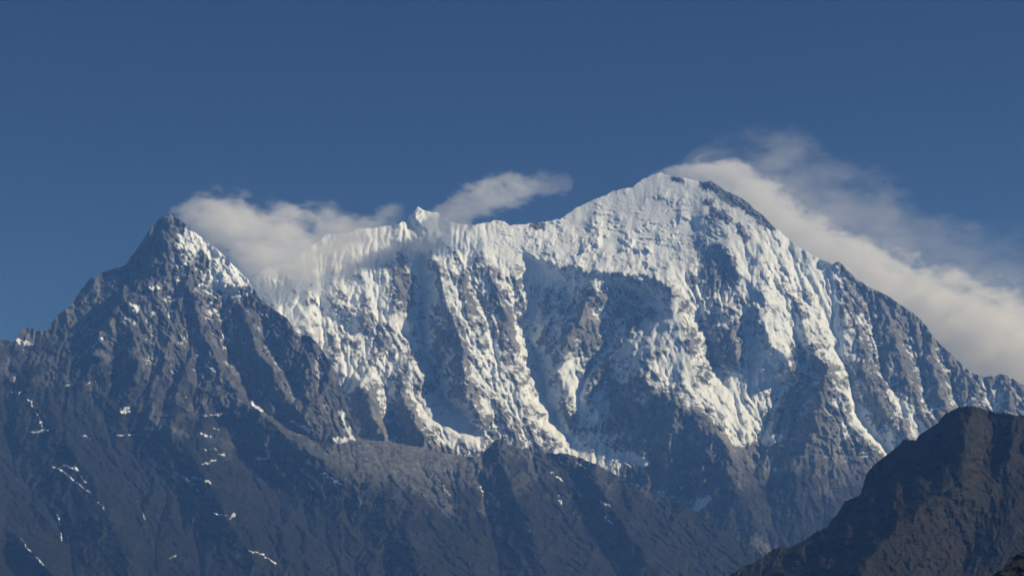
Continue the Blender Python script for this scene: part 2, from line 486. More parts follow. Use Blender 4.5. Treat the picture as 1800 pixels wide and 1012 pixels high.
far_snow = [
    [(600, 412, 1), (700, 396, 1), (740, 370, 1), (830, 398, 1), (900, 398, .9), (945, 396, .6), (1000, 380, 1), (1100, 340, 1), (1160, 308, 1), (1225, 322, 1)],
    [(960, 440, 1), (1100, 420, 1), (1200, 400, 1), (1235, 370, 1)], [(960, 460, .9), (1050, 470, .9), (1180, 488, .8), (1215, 470, .8)],
    [(1246, 340, 1), (1290, 420, 1), (1310, 490, 1), (1345, 530, .9), (1400, 590, .8), (1430, 630, .6)],
    [(1300, 365, .9), (1370, 430, 1), (1440, 465, 1), (1470, 475, .7)],
    [(1236, 322, -1), (1250, 320, -1), (1262, 330, -1)], [(1284, 345, -.9), (1310, 360, -1), (1345, 387, -.8)], [(1252, 372, -.3), (1272, 383, -.4)],
    [(1300, 400, .5), (1312, 420, .5)],
    [(1340, 480, 1), (1390, 480, .9), (1440, 500, .8)], [(1350, 540, .6), (1400, 560, .5), (1450, 590, .7)], [(1375, 510, .4), (1420, 510, .3)],
    [(1225, 440, -.2), (1255, 450, -.7), (1285, 470, -.8)], [(1235, 465, -.5), (1275, 490, -.7)], [(1225, 515, .1), (1260, 510, -.2)], [(1270, 530, .6), (1292, 530, .7)],
    [(1205, 500, .5), (1215, 540, -.1)], [(1235, 540, .9), (1275, 545, .8)],
    [(960, 490, .5), (1030, 492, .5), (1120, 500, .4)], [(950, 520, .3), (940, 600, .3), (970, 660, .5)], [(1060, 520, -.3), (1150, 550, -.4), (1100, 570, -.4)],
    [(1030, 540, -.2), (1010, 590, -.4), (1060, 600, -.5), (1030, 650, -.4)], [(1000, 635, .9), (1008, 680, 1), (1028, 712, .7)], [(1040, 735, .7), (1065, 715, .8)],
    [(1187, 530, .9), (1160, 565, 1), (1115, 600, 1), (1085, 625, 1)], [(1140, 630, .6), (1150, 670, .4), (1200, 690, .2)], [(1205, 590, .6), (1225, 640, .6), (1235, 670, .3)],
    [(1195, 640, 1), (1215, 670, 1)], [(1090, 640, .3), (1110, 660, .2)],
    [(1240, 692, 1), (1280, 690, 1), (1285, 730, .8), (1318, 772, .7)], [(1330, 610, .8), (1360, 640, .9), (1370, 665, .8), (1330, 690, .8)], [(1300, 660, .8), (1310, 700, .8)],
    [(1245, 560, -.5), (1255, 640, -.7)], [(1280, 590, -.2), (1295, 640, -.1)], [(1318, 560, -.1), (1325, 600, .4)], [(1340, 560, .8), (1375, 625, .9)],
    [(1080, 680, -.7), (1080, 740, -1), (1200, 745, -1), (1240, 780, -.9), (1150, 830, -1)], [(1230, 735, -.4), (1255, 745, .1)],
    [(1000, 850, -1), (1200, 920, -1), (1300, 880, -.85), (1400, 870, -.85), (1500, 880, -.9)], [(1342, 772, .8), (1365, 768, .7)], [(1225, 890, 1), (1240, 880, .9)],
    [(1100, 803, .6), (1130, 810, .4)], [(1055, 823, .8), (1085, 835, .5)], [(1150, 862, .2), (1200, 880, .1)],
    [(1300, 800, -.6), (1380, 760, -.8), (1410, 690, -.7), (1370, 700, -.8)], [(1400, 600, .1), (1440, 660, -.4)], [(1450, 720, -.4), (1480, 800, -.7)],
    [(1488, 685, .9), (1496, 700, .9)], [(1502, 720, 1), (1525, 755, 1), (1545, 778, 1), (1570, 793, 1)], [(1525, 700, -.6), (1540, 740, -.7)],
    [(1560, 690, .2), (1590, 720, .5), (1625, 755, .5)], [(1500, 640, .1), (1540, 670, .0)], [(1450, 500, .9), (1470, 580, .9), (1490, 610, .9)],
    [(1420, 610, .4), (1480, 640, .2)],
    [(1490, 490, -.3), (1530, 520, -.6), (1600, 560, -.5), (1640, 600, -.4)], [(1500, 540, .1), (1550, 570, -.1), (1600, 620, .1)], [(1660, 640, -.1), (1700, 700, .2), (1760, 700, .2)],
    [(1620, 660, .1), (1640, 720, .2)],
    [(760, 430, 1), (860, 420, 1), (930, 430, .9)], [(780, 470, .3), (820, 500, -.3), (860, 540, -.4), (890, 590, -.2)], [(790, 520, .6), (830, 580, .5), (870, 660, .5)],
    [(890, 480, .5), (910, 530, .2)], [(880, 620, .3), (930, 700, .7), (950, 730, .6)], [(820, 640, .2), (850, 720, 0)], [(870, 710, .1), (920, 770, .1), (890, 790, -.5)],
    [(745, 470, .6), (755, 540, .5)], [(765, 600, .1), (800, 690, 0)], [(775, 560, -.4), (805, 630, -.5)],
    [(480, 520, .8), (540, 580, .8), (590, 630, .6)], [(600, 460, 1), (650, 480, .9), (690, 560, .9), (725, 600, .9)], [(695, 480, -.3), (715, 520, -.5)],
    [(565, 540, .4), (640, 590, .3)], [(640, 555, .1), (680, 600, -.1), (730, 640, 0)], [(700, 625, 1), (745, 655, 1)], [(600, 635, 1), (640, 660, 1), (622, 680, 1)],
    [(570, 610, .1), (600, 615, 0)], [(700, 660, .2), (750, 690, .1)], [(625, 680, -.6), (645, 760, -.9)], [(660, 690, 0), (680, 730, -.1)], [(700, 710, -.9), (720, 770, -.9)],
    [(742, 712, 1), (790, 755, 1), (850, 783, 1)], [(604, 740, .9), (622, 768, .9)], [(580, 690, .2), (590, 740, -.4)], [(530, 640, .2), (520, 700, -.5)],
    [(962, 715, .9), (985, 765, .9), (1030, 803, 1)], [(985, 720, -.1), (1010, 760, -.1)],
    [(600, 850, -1), (900, 860, -1)],
]

far_ledges = [
    [(905, 440), (933, 446), (965, 456), (1010, 470), (1057, 476), (1085, 480), (1107, 483), (1133, 481), (1163, 492), (1190, 493), (1212, 468)],
    [(1078, 444), (1100, 432), (1133, 437), (1150, 444)], [(1020, 435), (1040, 431), (1060, 433)],
    [(573, 534), (600, 542), (615, 549), (650, 577)], [(1225, 548), (1250, 553), (1275, 548), (1290, 541)],
    [(1330, 494), (1360, 490), (1395, 494)], [(1440, 462), (1458, 470), (1480, 476)], [(1320, 500), (1345, 508)], [(1408, 612), (1440, 600), (1460, 606)]]
far_lips = [
    [(1025, 388), (1055, 381), (1087, 379), (1102, 384)], [(1112, 402), (1135, 402), (1155, 408)], [(998, 404), (1033, 397), (1062, 390)], [(1045, 413), (1087, 405)],
    [(1098, 464), (1130, 463), (1153, 467), (1187, 457)], [(1040, 355), (1087, 337), (1115, 330)], [(1132, 347), (1180, 349), (1228, 357)], [(960, 412), (1000, 415), (1035, 422)],
    [(1325, 481), (1380, 467), (1410, 457)], [(1355, 420), (1380, 430), (1410, 447)], [(1296, 513), (1322, 521)], [(1150, 420), (1180, 424), (1200, 420)], [(1160, 441), (1190, 447), (1206, 443)],
    [(576, 522), (590, 514), (610, 512)], [(690, 440), (715, 452), (735, 455)], [(1350, 455), (1385, 448)], [(1366, 520), (1400, 512), (1430, 520)], [(1390, 545), (1430, 540)],
    [(940, 425), (975, 430)], [(1190, 385), (1215, 390)], [(920, 410), (945, 412)]]
far_flutes = [[(640, 420), (660, 470), (690, 530)], [(705, 420), (720, 470)], [(1262, 505), (1285, 535)], [(1455, 500), (1470, 560), (1480, 600)], [(1345, 575), (1370, 640)], [(1330, 650), (1370, 655)],
    [(800, 430), (860, 440)], [(880, 400), (890, 430)], [(1330, 400), (1350, 420)], [(1500, 475), (1490, 500)], [(1240, 520), (1250, 530)], [(590, 590), (640, 650)], [(1215, 600), (1235, 660)]]
far_rocks = [[(1236, 320), (1250, 322), (1262, 331)], [(1286, 345), (1302, 357), (1322, 370), (1342, 386), (1356, 398)], [(1256, 370), (1270, 378), (1282, 388)], [(1300, 398), (1312, 418)],
    [(940, 396), (955, 398)], [(1478, 464), (1486, 474), (1500, 488), (1520, 502), (1560, 525), (1600, 553)], [(1190, 313), (1196, 316)], [(1245, 352), (1248, 356)]]
far_patches = [[(1085, 803), (1110, 801), (1135, 813)], [(1340, 772), (1352, 778), (1368, 767)], [(1225, 892), (1234, 884)], [(1000, 640), (1008, 675), (1022, 705)], [(1040, 738), (1066, 714)],
    [(1240, 692), (1265, 690), (1285, 700), (1300, 740), (1318, 772)], [(748, 715), (790, 752), (845, 782)], [(1285, 690), (1330, 672), (1360, 655)], [(700, 628), (742, 655)], [(1565, 692), (1592, 722)]]
far_streams = [[(1040, 814), (1056, 823), (1085, 837)], [(1228, 890), (1246, 874)], [(1494, 690), (1502, 718), (1512, 738), (1530, 762), (1548, 782), (1572, 795)], [(1595, 725), (1628, 756)],
    [(1187, 530), (1185, 555), (1160, 575), (1120, 596), (1088, 618)], [(960, 715), (985, 766), (1032, 805)], [(1345, 570), (1362, 605), (1386, 640)], [(602, 740), (615, 765)]]
far_scree = [[(1140, 860), (1170, 872), (1215, 885)], [(1330, 950), (1360, 975)]]

def strata(f, angle, along, across, seed, octaves=4):
    """ledges of tilted rock beds"""
    c, t = math.cos(angle), math.sin(angle)
    w = fbm(f.px / 50, f.py / 50, 3, seed + 1) * 22
    u = f.px * c + f.py * t; v = -f.px * t + f.py * c + w
    return ridged(u / along, v / across, octaves, seed, 0.6)

def finish_far(f):
    s = f.seed
    plat = np.clip(1.5 - np.hypot((f.px - 1100) / 190, (f.py - 400 - (1100 - f.px) * 0.10) / 72), 0, 1)
    smooth = 1 - 0.9 * np.clip(plat * 2.5, 0, 1)
    foot = np.clip((f.py - 770) / 80, 0, 1)
    wall = np.clip(1.6 - np.hypot((f.px - 1150) / 105, (f.py - 775) / 85) * 1.2, 0, 1)
    calm = 1 - 0.6 * np.maximum(foot, wall)
    D0 = f.D.copy()
    big = ridged(f.px / 90.0 + f.py / 400.0, f.py / 150.0, 4, s)
    mid = ridged(f.px / 42.0 - f.py / 120.0, f.py / 60.0, 4, s + 4, 0.55)
    f.D -= (big - 0.6) * 34 + (mid - 0.6) * 20
    f.rills(7, 9, 60000, 160, 3)
    f.rills(2, 5, 120000, 50, 2)
    f.D = D0 + (f.D - D0) * smooth * calm
    icy = np.clip(blur(f.snow, 4), -1, 1) * 0.5 + 0.5
    patch = np.clip(0.35 + 1.5 * fbm(f.px / 70, f.py / 55, 3, s + 6), 0, 1)
    fl = f.streaks(8, 15.0, 80, 1.0, s + 8, True) * 3.2 + (f.streaks(6, 6.0, 40, 1.0, s + 7, True) * 5.0 + f.streaks(4, 3.6, 30, 1.0, s + 9, True) * 2.2) * patch
    wx = f.px + fbm(f.px / 30, f.py / 30, 3, s + 2) * 9; wy = f.py + fbm(f.px / 30, f.py / 30, 3, s + 3) * 9
    crag = ridged(wx / 24, wy / 26, 6, s + 20, 0.6)
    beds = strata(f, R(48), 60, 11, s + 25) * np.clip((960 - f.px) / 80, 0.25, 1) + strata(f, R(-8), 50, 12, s + 26) * np.clip((f.px - 900) / 80, 0.1, 1)
    flute = along(f, far_flutes, 22, 6, s + 71)
    fl = fl + f.streaks(4, 4.2, 45, 1.0, s + 10, True) * 6.5 * flute
    f.D += (fl - (crag - 0.6) * (17 - 10 * icy) - (beds - 0.6) * (9 - 5 * icy)) * smooth * calm
    f.D -= (ridged(f.px / 9, f.py / 9, 3, s + 30, 0.6) - 0.6) * (3.4 - 2.2 * icy) * calm
    # deep snow smooths what lies under it
    deep = np.clip(blur(f.snow, 5) * 1.6 - 0.5 + 0.8 * fbm(f.px / 30, f.py / 30, 4, s + 75), 0, 1) * (1 - 0.7 * flute)
    f.D = f.D + (blur(f.D, 3) - f.D) * deep * 0.6
    # ice cliffs: broken terraces across the upper snows
    bench = np.clip(plat * 2.0, 0, 1) * np.clip((f.py - 345) / 40, 0.1, 1)
    bench = np.maximum(bench, np.exp(-((f.py - 525 - (f.px - 1400) * .25) / 60.0) ** 2) * np.clip((f.px - 1310) / 40, 0, 1) * np.clip((1470 - f.px) / 30, 0, 1))
    bench = np.maximum(bench, 0.8 * np.exp(-((f.py - 540) / 40.0) ** 2) * np.clip((f.px - 520) / 40, 0, 1) * np.clip((680 - f.px) / 40, 0, 1))
    warp = fbm(f.px / 120, f.py / 60, 5, s + 33, 0.6)
    ph = (f.py + 0.08 * f.px) / 19.0 + warp * 2.6
    saw = ph - np.floor(ph)
    saw = np.where(saw < 0.78, saw / 0.78, (1 - saw) / 0.22)
    bench = bench * 0.7
    gap = np.clip(0.5 + 2.0 * fbm(f.px / 45, f.py / 26, 4, s + 35), 0, 1)
    f.D += (0.5 - saw) * 30 * bench * gap + (ridged(wx / 16, wy / 7, 3, s + 36) - 0.5) * -9 * bench * gap
    f.D -= (ledges(f, far_ledges, 70, 18, 10, s + 73) + ledges(f, far_lips, 22, 16, 8, s + 74)) * np.clip(0.75 + 1.4 * fbm(f.px / 28, f.py / 28, 3, s + 72), 0.1, 1.6)
    f.D += f.streaks(4, 3.4, 42, 1.0, s + 12, True) * 3.6 * np.clip(flute * 1.8 + patch * 0.8, 0, 1.8) * smooth * calm * (0.3 + 0.7 * icy)
    # snow cover: the mapped cover, lying on ledges and in hollows and bare on steep rock
    rel = blur(f.D, 3) - blur(f.D, 14)
    up = f.upness(); up = blur(up, 1) - blur(up, 12)
    br = fbm(wx / 26, wy / 40, 5, s + 40, 0.62)
    fine = fbm(wx / 5.5, wy / 6, 3, s + 41, 0.65)
    sn = f.snow - 0.26 * np.clip(1 - np.abs(f.snow - 0.1), 0, 1)
    mixed = np.clip(1.15 - np.abs(sn) * 1.2, 0.15, 1)
    dust = f.streaks(2, 2.0, 12, 1.0, s + 45) * 0.20 + (strata(f, R(40), 22, 4.5, s + 46, 3) - 0.5) * 0.35 + fbm(f.px / 2.6, f.py / 2.6, 2, s + 47, 0.7) * 0.30
    f.cover = 0.5 + 0.5 * sn + 0.22 * br + 0.12 * fine + dust * mixed + 0.85 * np.clip(up, -.4, .4) + np.clip(rel / 60, -0.2, 0.2)
    f.cover -= 0.22 * np.clip((f.px - 1480) / 60, 0, 1) + 0.28 * np.clip((f.py - 760) / 90, 0, 1) * (1 - np.clip(f.snow * 2, 0, 1))
    crest = along(f, far_rocks, 8, 7, s + 76)
    f.cover -= np.clip(crest * 2.2, 0, 1.2)
    f.D -= crest * 16 * (0.6 + ridged(f.px / 8, f.py / 8, 3, s + 77))
    pat = np.maximum(along(f, far_patches, 9, 8, s + 80), along(f, far_streams, 6, 6, s + 81))
    f.cover = np.maximum(f.cover, np.clip(pat * 2.0, 0, 0.9) + 0.25 * fine)
    f.scree = along(f, far_scree, 14, 8, s + 78)
    f.tone = np.clip((f.py - 770 + fbm(f.px / 60, f.py / 40, 4, s + 50) * 90) / 110, 0, 1) * 0.9

far = Face(300, 2100, 280, 1100, base_far, far_ridges, far_snow, 11)
finish_far(far)

# ================================================================== the near range with the dark pyramid
_t = np.array([(0, 600, 10.8), (300, 376, 11.5), (480, 560, 11.3), (600, 700, 10.8), (600, 775, 10.4), (870, 775, 10.2), (1100, 850, 9.8), (1340, 980, 9.3),
               (0, 1012, 7.6), (300, 1012, 7.7), (600, 1012, 8.0), (1000, 1012, 8.7), (0, 800, 9.2), (300, 700, 9.9), (-150, 700, 10.0), (1500, 1012, 9.0)])
def _q(x, y):
    x = np.asarray(x, float) / 1000; y = np.asarray(y, float) / 1000
    return np.stack([np.ones_like(x), x, y, x * x, x * y, y * y], -1)
_k = np.linalg.lstsq(_q(_t[:, 0], _t[:, 1]), _t[:, 2] * 1000, rcond=None)[0]
def base_near(px, py):
    return _q(px, py) @ _k

near_sky = [(-200, 640), (-60, 610), (0, 597), (12, 598), (22, 601), (30, 596), (35, 581), (42, 576), (52, 575), (66, 582), (75, 579), (83, 582), (90, 568), (98, 557),
    (105, 551), (120, 541), (140, 512), (158, 490), (172, 482), (190, 475), (205, 471), (220, 466), (232, 450), (240, 438), (250, 424), (265, 400), (277, 387), (286, 379), (297, 376),
    (305, 381), (314, 384), (322, 390), (330, 400), (345, 410), (365, 425), (385, 441), (400, 456), (412, 468), (422, 477), (436, 492), (444, 505), (452, 516), (456, 524), (470, 534),
    (490, 550), (506, 560), (520, 583), (533, 588), (545, 590), (560, 606), (575, 628), (590, 652), (600, 684), (611, 712), (620, 742), (630, 766),
    (640, 772), (690, 777), (740, 786), (790, 797), (835, 803), (850, 795), (862, 782), (870, 773), (880, 770), (890, 779), (905, 786), (940, 794), (975, 796), (1000, 797), (1040, 812),
    (1060, 822), (1090, 838), (1120, 854), (1150, 868), (1200, 888), (1225, 900), (1250, 915), (1290, 947), (1320, 957), (1340, 975), (1380, 1005), (1450, 1060), (1600, 1080)]

near_ridges = [
    [(232, 450, -60), (190, 476, -60), (158, 492, -60), (120, 542, -40), (88, 575, 0), (52, 577, 20), (20, 602, 20)],
    [(300, 380, 40), (322, 400, 90), (318, 420, 130), (299, 434, 170), (290, 450, 190), (285, 481, 210), (282, 505, 210), (255, 503, 200), (235, 511, 210), (215, 528, 220),
     (201, 545, 220), (190, 565, 210), (181, 592, 200), (172, 625, 160), (185, 660, 120)],
    [(250, 470, -40), (215, 505, -20), (180, 540, 0), (150, 575, 0), (125, 610, 0), (100, 640, 0), (80, 660, 10)],
    [(232, 590, 180), (222, 620, 110), (200, 660, 60)], [(210, 560, 200), (228, 620, 190), (240, 660, 150), (262, 670, 120)],
    [(335, 412, 110), (310, 440, 160), (330, 500, 180), (345, 545, 180), (370, 610, 170), (395, 660, 150), (420, 695, 130)],
    [(345, 412, 40), (385, 443, 40), (420, 480, 60), (450, 517, 90), (506, 562, 110), (545, 592, 120), (575, 630, 120), (600, 690, 90)],
    [(395, 480, 110), (430, 500, 110)], [(385, 520, 20), (392, 560, 0), (400, 610, -20), (422, 660, -30), (445, 705, -30), (470, 730, -20), (530, 762, 0), (570, 785, 20)],
    [(430, 525, 110), (440, 560, 110), (452, 600, 120), (480, 650, 130), (510, 700, 120), (545, 750, 90)],
    [(450, 545, 40), (468, 590, 20), (495, 640, 10), (520, 690, 10)], [(505, 590, 110), (530, 640, 120), (560, 700, 110), (580, 740, 80)],
    [(320, 520, 100), (335, 560, 90), (350, 610, 80), (355, 660, 40)],
    [(260, 520, 190), (290, 580, 170), (320, 640, 140), (345, 680, 110)],
    # lower slopes
    [(345, 655, 90), (415, 692, 110), (470, 730, 130), (520, 778, 140), (570, 815, 140), (640, 850, 110), (720, 900, 80), (800, 980, 60)],
    [(400, 735, -60), (420, 790, -80), (450, 830, -80), (520, 890, -60), (600, 950, -40)],
    [(265, 738, 70), (290, 750, 100), (320, 775, 120), (345, 810, 130), (375, 860, 130), (400, 920, 130), (450, 990, 120)],
    [(240, 760, -30), (250, 800, -50), (290, 850, -50), (330, 920, -40), (360, 1000, -30)],
    [(50, 640, 60), (75, 700, 70), (105, 760, 80), (150, 820, 110), (180, 880, 130), (210, 950, 130), (240, 1020, 120)],
    [(10, 760, -50), (50, 850, -60), (100, 920, -60), (130, 1000, -60)], [(180, 720, 20), (210, 800, 0), (235, 880, -10), (260, 960, -10)],
    [(20, 930, 60), (40, 955, 100), (70, 985, 120), (100, 1020, 120)], [(0, 970, -40), (30, 1010, -60)],
    [(600, 778, 70), (690, 788, 70), (760, 800, 65), (830, 818, 50)], [(610, 806, 45), (700, 822, 45), (780, 848, 25), (850, 880, 0)],
    [(600, 765, 40), (700, 772, 40), (820, 798, 20)],
    [(872, 775, 120), (882, 800, 130), (895, 840, 130), (905, 880, 120), (930, 940, 110), (960, 1010, 110)], [(835, 815, 30), (850, 860, 0), (860, 920, -20), (880, 1000, -20)],
    [(940, 796, 120), (1000, 800, 120), (1050, 818, 110), (1100, 845, 100), (1200, 890, 80), (1285, 945, 60), (1340, 978, 40)],
    [(1040, 820, 110), (1050, 850, 140), (1080, 900, 150), (1120, 960, 140), (1160, 1020, 120)], [(1010, 830, 20), (1020, 880, -10), (1060, 950, -20), (1090, 1020, -20)],
    [(690, 880, 60), (720, 950, 110), (760, 1020, 110)], [(600, 880, 0), (660, 960, -20), (690, 1020, -30)],
    [(1180, 890, 80), (1210, 940, 60), (1240, 1010, 60)], [(1500, 1060, 20), (1400, 1080, 20)], [(-180, 650, 20), (-190, 1050, 20)], [(-100, 640, 60), (-80, 800, 90), (-60, 1000, 90)],
]

near_snow = [
    [(20, 640, -.85), (90, 720, -.85), (200, 800, -.95), (400, 850, -1), (600, 930, -1), (900, 950, -1), (1200, 960, -1)], [(0, 900, -1), (300, 1000, -1), (1000, 1000, -1)],
    [(150, 540, -1), (230, 480, -1), (290, 410, -1), (312, 395, -.9)],
    [(330, 415, .9), (318, 432, .9), (345, 425, 1)], [(360, 430, .9), (395, 462, .9)], [(378, 482, 1), (400, 475, 1), (432, 492, 1), (410, 502, 1), (380, 498, 1)],
    [(350, 445, .3), (365, 470, .2)], [(305, 450, 0), (330, 500, -.1), (350, 540, -.2), (385, 590, -.3)], [(300, 500, -.3), (310, 580, -.35), (250, 600, -.4), (300, 660, -.55)],
    [(380, 530, -.1), (400, 570, -.3)], [(430, 520, -.2), (445, 540, -.3)], [(470, 560, -.6), (520, 620, -.5), (560, 680, -.3), (590, 740, -.2)],
    [(440, 600, -.6), (480, 680, -.6)], [(220, 560, -.3), (250, 640, -.5)], [(200, 680, -.8), (320, 700, -.8), (420, 740, -.9)],
    [(340, 560, -.6), (345, 600, -.5)], [(610, 780, -.8), (700, 795, -.8)], [(650, 830, -.9), (780, 860, -.9)], [(870, 790, -1), (900, 850, -1)],
    [(1000, 812, -.9), (1100, 850, -.9)], [(40, 580, -.7), (60, 590, -.6)],
]
near_patches = [[(264, 507), (281, 506)], [(228, 535), (240, 542), (236, 550)], [(444, 707), (458, 720)], [(514, 741), (541, 756)], [(586, 769), (600, 774), (622, 768)], [(600, 722), (605, 742), (612, 762)],
    [(213, 720), (226, 722)], [(410, 516), (414, 530)], [(393, 588), (399, 596)], [(176, 596), (181, 590)], [(30, 598), (54, 605)], [(364, 639), (376, 654)]]
near_lines = [  # thin snow in couloirs and on ledges
    [(90, 816), (112, 829), (140, 852), (161, 867)], [(108, 818), (120, 817), (128, 825)], [(131, 818), (150, 848)], [(172, 882), (184, 894)],
    [(309, 831), (322, 838), (340, 848), (352, 864)], [(340, 838), (372, 848)], [(356, 815), (368, 812), (380, 808)], [(355, 789), (382, 789)], [(386, 797), (395, 800)],
    [(377, 902), (400, 907)], [(404, 912), (413, 903)], [(436, 967), (455, 971), (470, 980), (484, 990)], [(298, 981), (312, 973)], [(36, 944), (50, 966), (66, 980), (80, 996)],
    [(0, 742), (15, 748)], [(205, 765), (245, 762)], [(370, 750), (385, 755)], [(352, 762), (380, 770)], [(445, 805), (475, 806)], [(540, 848), (552, 860)], [(567, 890), (577, 900)],
    [(240, 880), (255, 910)], [(100, 900), (105, 930), (110, 950)], [(660, 885), (655, 900)], [(970, 830), (990, 845)], [(1008, 852), (1020, 872)], [(980, 870), (990, 890)],
    [(1055, 880), (1075, 890)], [(1060, 905), (1075, 920)], [(930, 930), (935, 945)], [(1008, 900), (1016, 910)], [(565, 830), (600, 850)], [(770, 840), (795, 875)], [(845, 850), (850, 870)],
    [(20, 690), (40, 690)], [(50, 700), (62, 720), (75, 750)], [(180, 595), (150, 620), (130, 640)], [(115, 678), (122, 676)], [(150, 676), (158, 672)],
    [(350, 730), (400, 728)], [(210, 690), (215, 700)], [(145, 765), (160, 770)], [(1015, 815), (1030, 822)], [(50, 760), (85, 755)],
]

near_scree = [[(1335, 962), (1360, 975)], [(735, 858), (765, 872), (800, 892)], [(545, 778), (600, 810), (640, 830)], [(835, 845), (855, 870), (850, 900)], [(640, 800), (720, 850), (790, 900)], [(700, 815), (790, 870)],
    [(280, 745), (330, 765)], [(270, 700), (255, 745)]]

def finish_near(f):
    s = f.seed
    up = np.clip((740 - f.py) / 130, 0, 1)
    low = 1 - up
    mor = np.clip(1.5 * np.exp(-((f.px - 715) / 115) ** 2 - ((f.py - 800 - (f.px - 715) * 0.10) / 32) ** 2), 0, 1)
    f.D -= blur(f.off, 2) * 0.5 * low
    Db = f.D.copy()
    big = ridged(f.px / 85.0 + f.py / 300.0, f.py / 130.0, 4, s)
    mid = ridged(f.px / 40.0 - f.py / 90.0, f.py / 55.0, 4, s + 4, 0.55)
    f.D -= (big - 0.6) * 50 + (mid - 0.6) * (20 - 4 * low)
    f.rills(7, 7, 60000, 160, 3)
    f.rills(2, 3, 120000, 50, 2)
    fl = f.streaks(8, 16.0, 80, 1.0, s + 8, True) * 4.0 + f.streaks(6, 7.0, 40, 1.0, s + 7, True) * 2.5
    wx = f.px + fbm(f.px / 30, f.py / 30, 3, s + 2) * 9; wy = f.py + fbm(f.px / 30, f.py / 30, 3, s + 3) * 9
    crag = ridged(wx / 24, wy / 28, 6, s + 20, 0.6)
    beds = strata(f, R(46), 70, 10, s + 25)
    f.D += fl * (0.4 + 0.6 * up) - (crag - 0.6) * (8 + 9 * up) - (beds - 0.6) * (3 + 8 * up)
    f.D -= (ridged(f.px / 9, f.py / 9, 3, s + 30, 0.6) - 0.6) * 3.0
    f.D -= (strata(f, R(-12), 60, 14, s + 27) - 0.6) * 9 * low + (ridged(f.px / 30, f.py / 24, 5, s + 28, 0.55) - 0.6) * 13 * low
    f.D = Db + (f.D - Db) * (1 - 0.8 * mor) + f.streaks(8, 4.0, 26, 1.0, s + 29, True) * 2.5 * mor
    rel = blur(f.D, 3) - blur(f.D, 14)
    upn = f.upness(); upn = blur(upn, 1) - blur(upn, 12)
    br = fbm(wx / 26, wy / 40, 5, s + 40, 0.62)
    fine = fbm(wx / 5.5, wy / 6, 3, s + 41, 0.65)
    sn = f.snow - 0.52 * np.clip((0.9 - f.snow) / 0.4, 0, 1)
    dust = f.streaks(2, 2.0, 12, 1.0, s + 45) * 0.12 + (strata(f, R(44), 24, 4.5, s + 46, 3) - 0.5) * 0.35 + fbm(f.px / 2.6, f.py / 2.6, 2, s + 47, 0.7) * 0.26
    f.cover = 0.5 + 0.5 * sn + 0.22 * br + 0.16 * fine + dust * np.clip(up + 0.25, 0, 1) + 0.8 * np.clip(upn, -.4, .4) + np.clip(rel / 60, -0.2, 0.2)
    f.D -= ledges(f, [[(376, 492), (395, 502), (415, 507), (434, 506)]], 60, 16, 10, s + 73)
    # couloir snow, wider where the gully is
    line = along(f, near_lines, 2.4, 4, s + 60)
    f.cover = np.maximum(f.cover, 0.1 + line * (0.75 + 0.8 * br + 0.5 * fine))
    f.cover = np.maximum(f.cover, np.clip(along(f, near_patches, 5, 7, s + 62) * 1.6, 0, 0.9) + 0.45 * fine)
    f.scree = np.maximum(mor * (0.8 + 0.5 * fbm(f.px / 6, f.py / 22, 4, s + 78)), 0.7 * along(f, near_scree, 9, 8, s + 79))
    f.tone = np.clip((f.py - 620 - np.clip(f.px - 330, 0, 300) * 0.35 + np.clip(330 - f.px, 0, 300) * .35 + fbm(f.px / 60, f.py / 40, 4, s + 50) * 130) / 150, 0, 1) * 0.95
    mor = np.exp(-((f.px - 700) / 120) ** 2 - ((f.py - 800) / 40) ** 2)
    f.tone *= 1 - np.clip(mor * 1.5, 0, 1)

near = Face(-200, 1600, 350, 1100, base_near, near_ridges, near_snow, 23, 1.4)
finish_near(near)

# ================================================================== dark hill on the right, nearer
hill_sky = [(1150, 1075), (1240, 1040), (1281, 1012), (1295, 1002), (1304, 996), (1325, 988), (1345, 975), (1361, 963), (1391, 959), (1415, 949), (1430, 937), (1455, 925), (1462, 912), (1469, 906),
    (1480, 890), (1485, 880), (1500, 875), (1512, 869), (1517, 855), (1519, 846), (1524, 830), (1535, 818), (1556, 801), (1568, 792), (1580, 782), (1586, 774), (1593, 771), (1610, 774), (1616, 764), (1630, 755),
    (1647, 744), (1655, 733), (1663, 727), (1680, 717), (1695, 714), (1707, 713), (1720, 716), (1731, 719), (1751, 726), (1765, 725), (1778, 728), (1800, 730), (1850, 745), (1950, 800), (2050, 850), (2250, 950), (2500, 1070)]
def base_hill(px, py):
    return 4700.0 - 1.95 * (py - 713.0) - 0.0010 * (py - 713.0) ** 2
hill_ridges = [
    [(1707, 713, 60), (1700, 756, 90), (1700, 800, 110), (1684, 840, 120), (1660, 862, 120), (1636, 878, 120), (1603, 907, 120), (1570, 935, 120), (1535, 970, 120), (1505, 1010, 120), (1480, 1060, 120)],
    [(1650, 745, -40), (1590, 775, -80), (1530, 830, -110), (1480, 895, -130), (1400, 960, -150), (1300, 1000, -170), (1200, 1060, -180)],
    [(1800, 735, 40), (1780, 790, 50), (1765, 850, 10), (1720, 920, 0), (1690, 1000, -20)], [(1740, 730, 20), (1740, 780, 10), (1720, 840, 20)],
    [(1800, 800, 0), (1790, 880, 20), (1760, 960, 20), (1740, 1040, 10)], [(1650, 930, 70), (1620, 990, 80), (1600, 1050, 80)], [(1700, 880, 50), (1670, 940, 20), (1650, 1010, 10)],
    [(1850, 750, 30), (1900, 900, 0), (1900, 1060, 0)], [(2000, 830, 0), (2000, 1050, 0)],
]
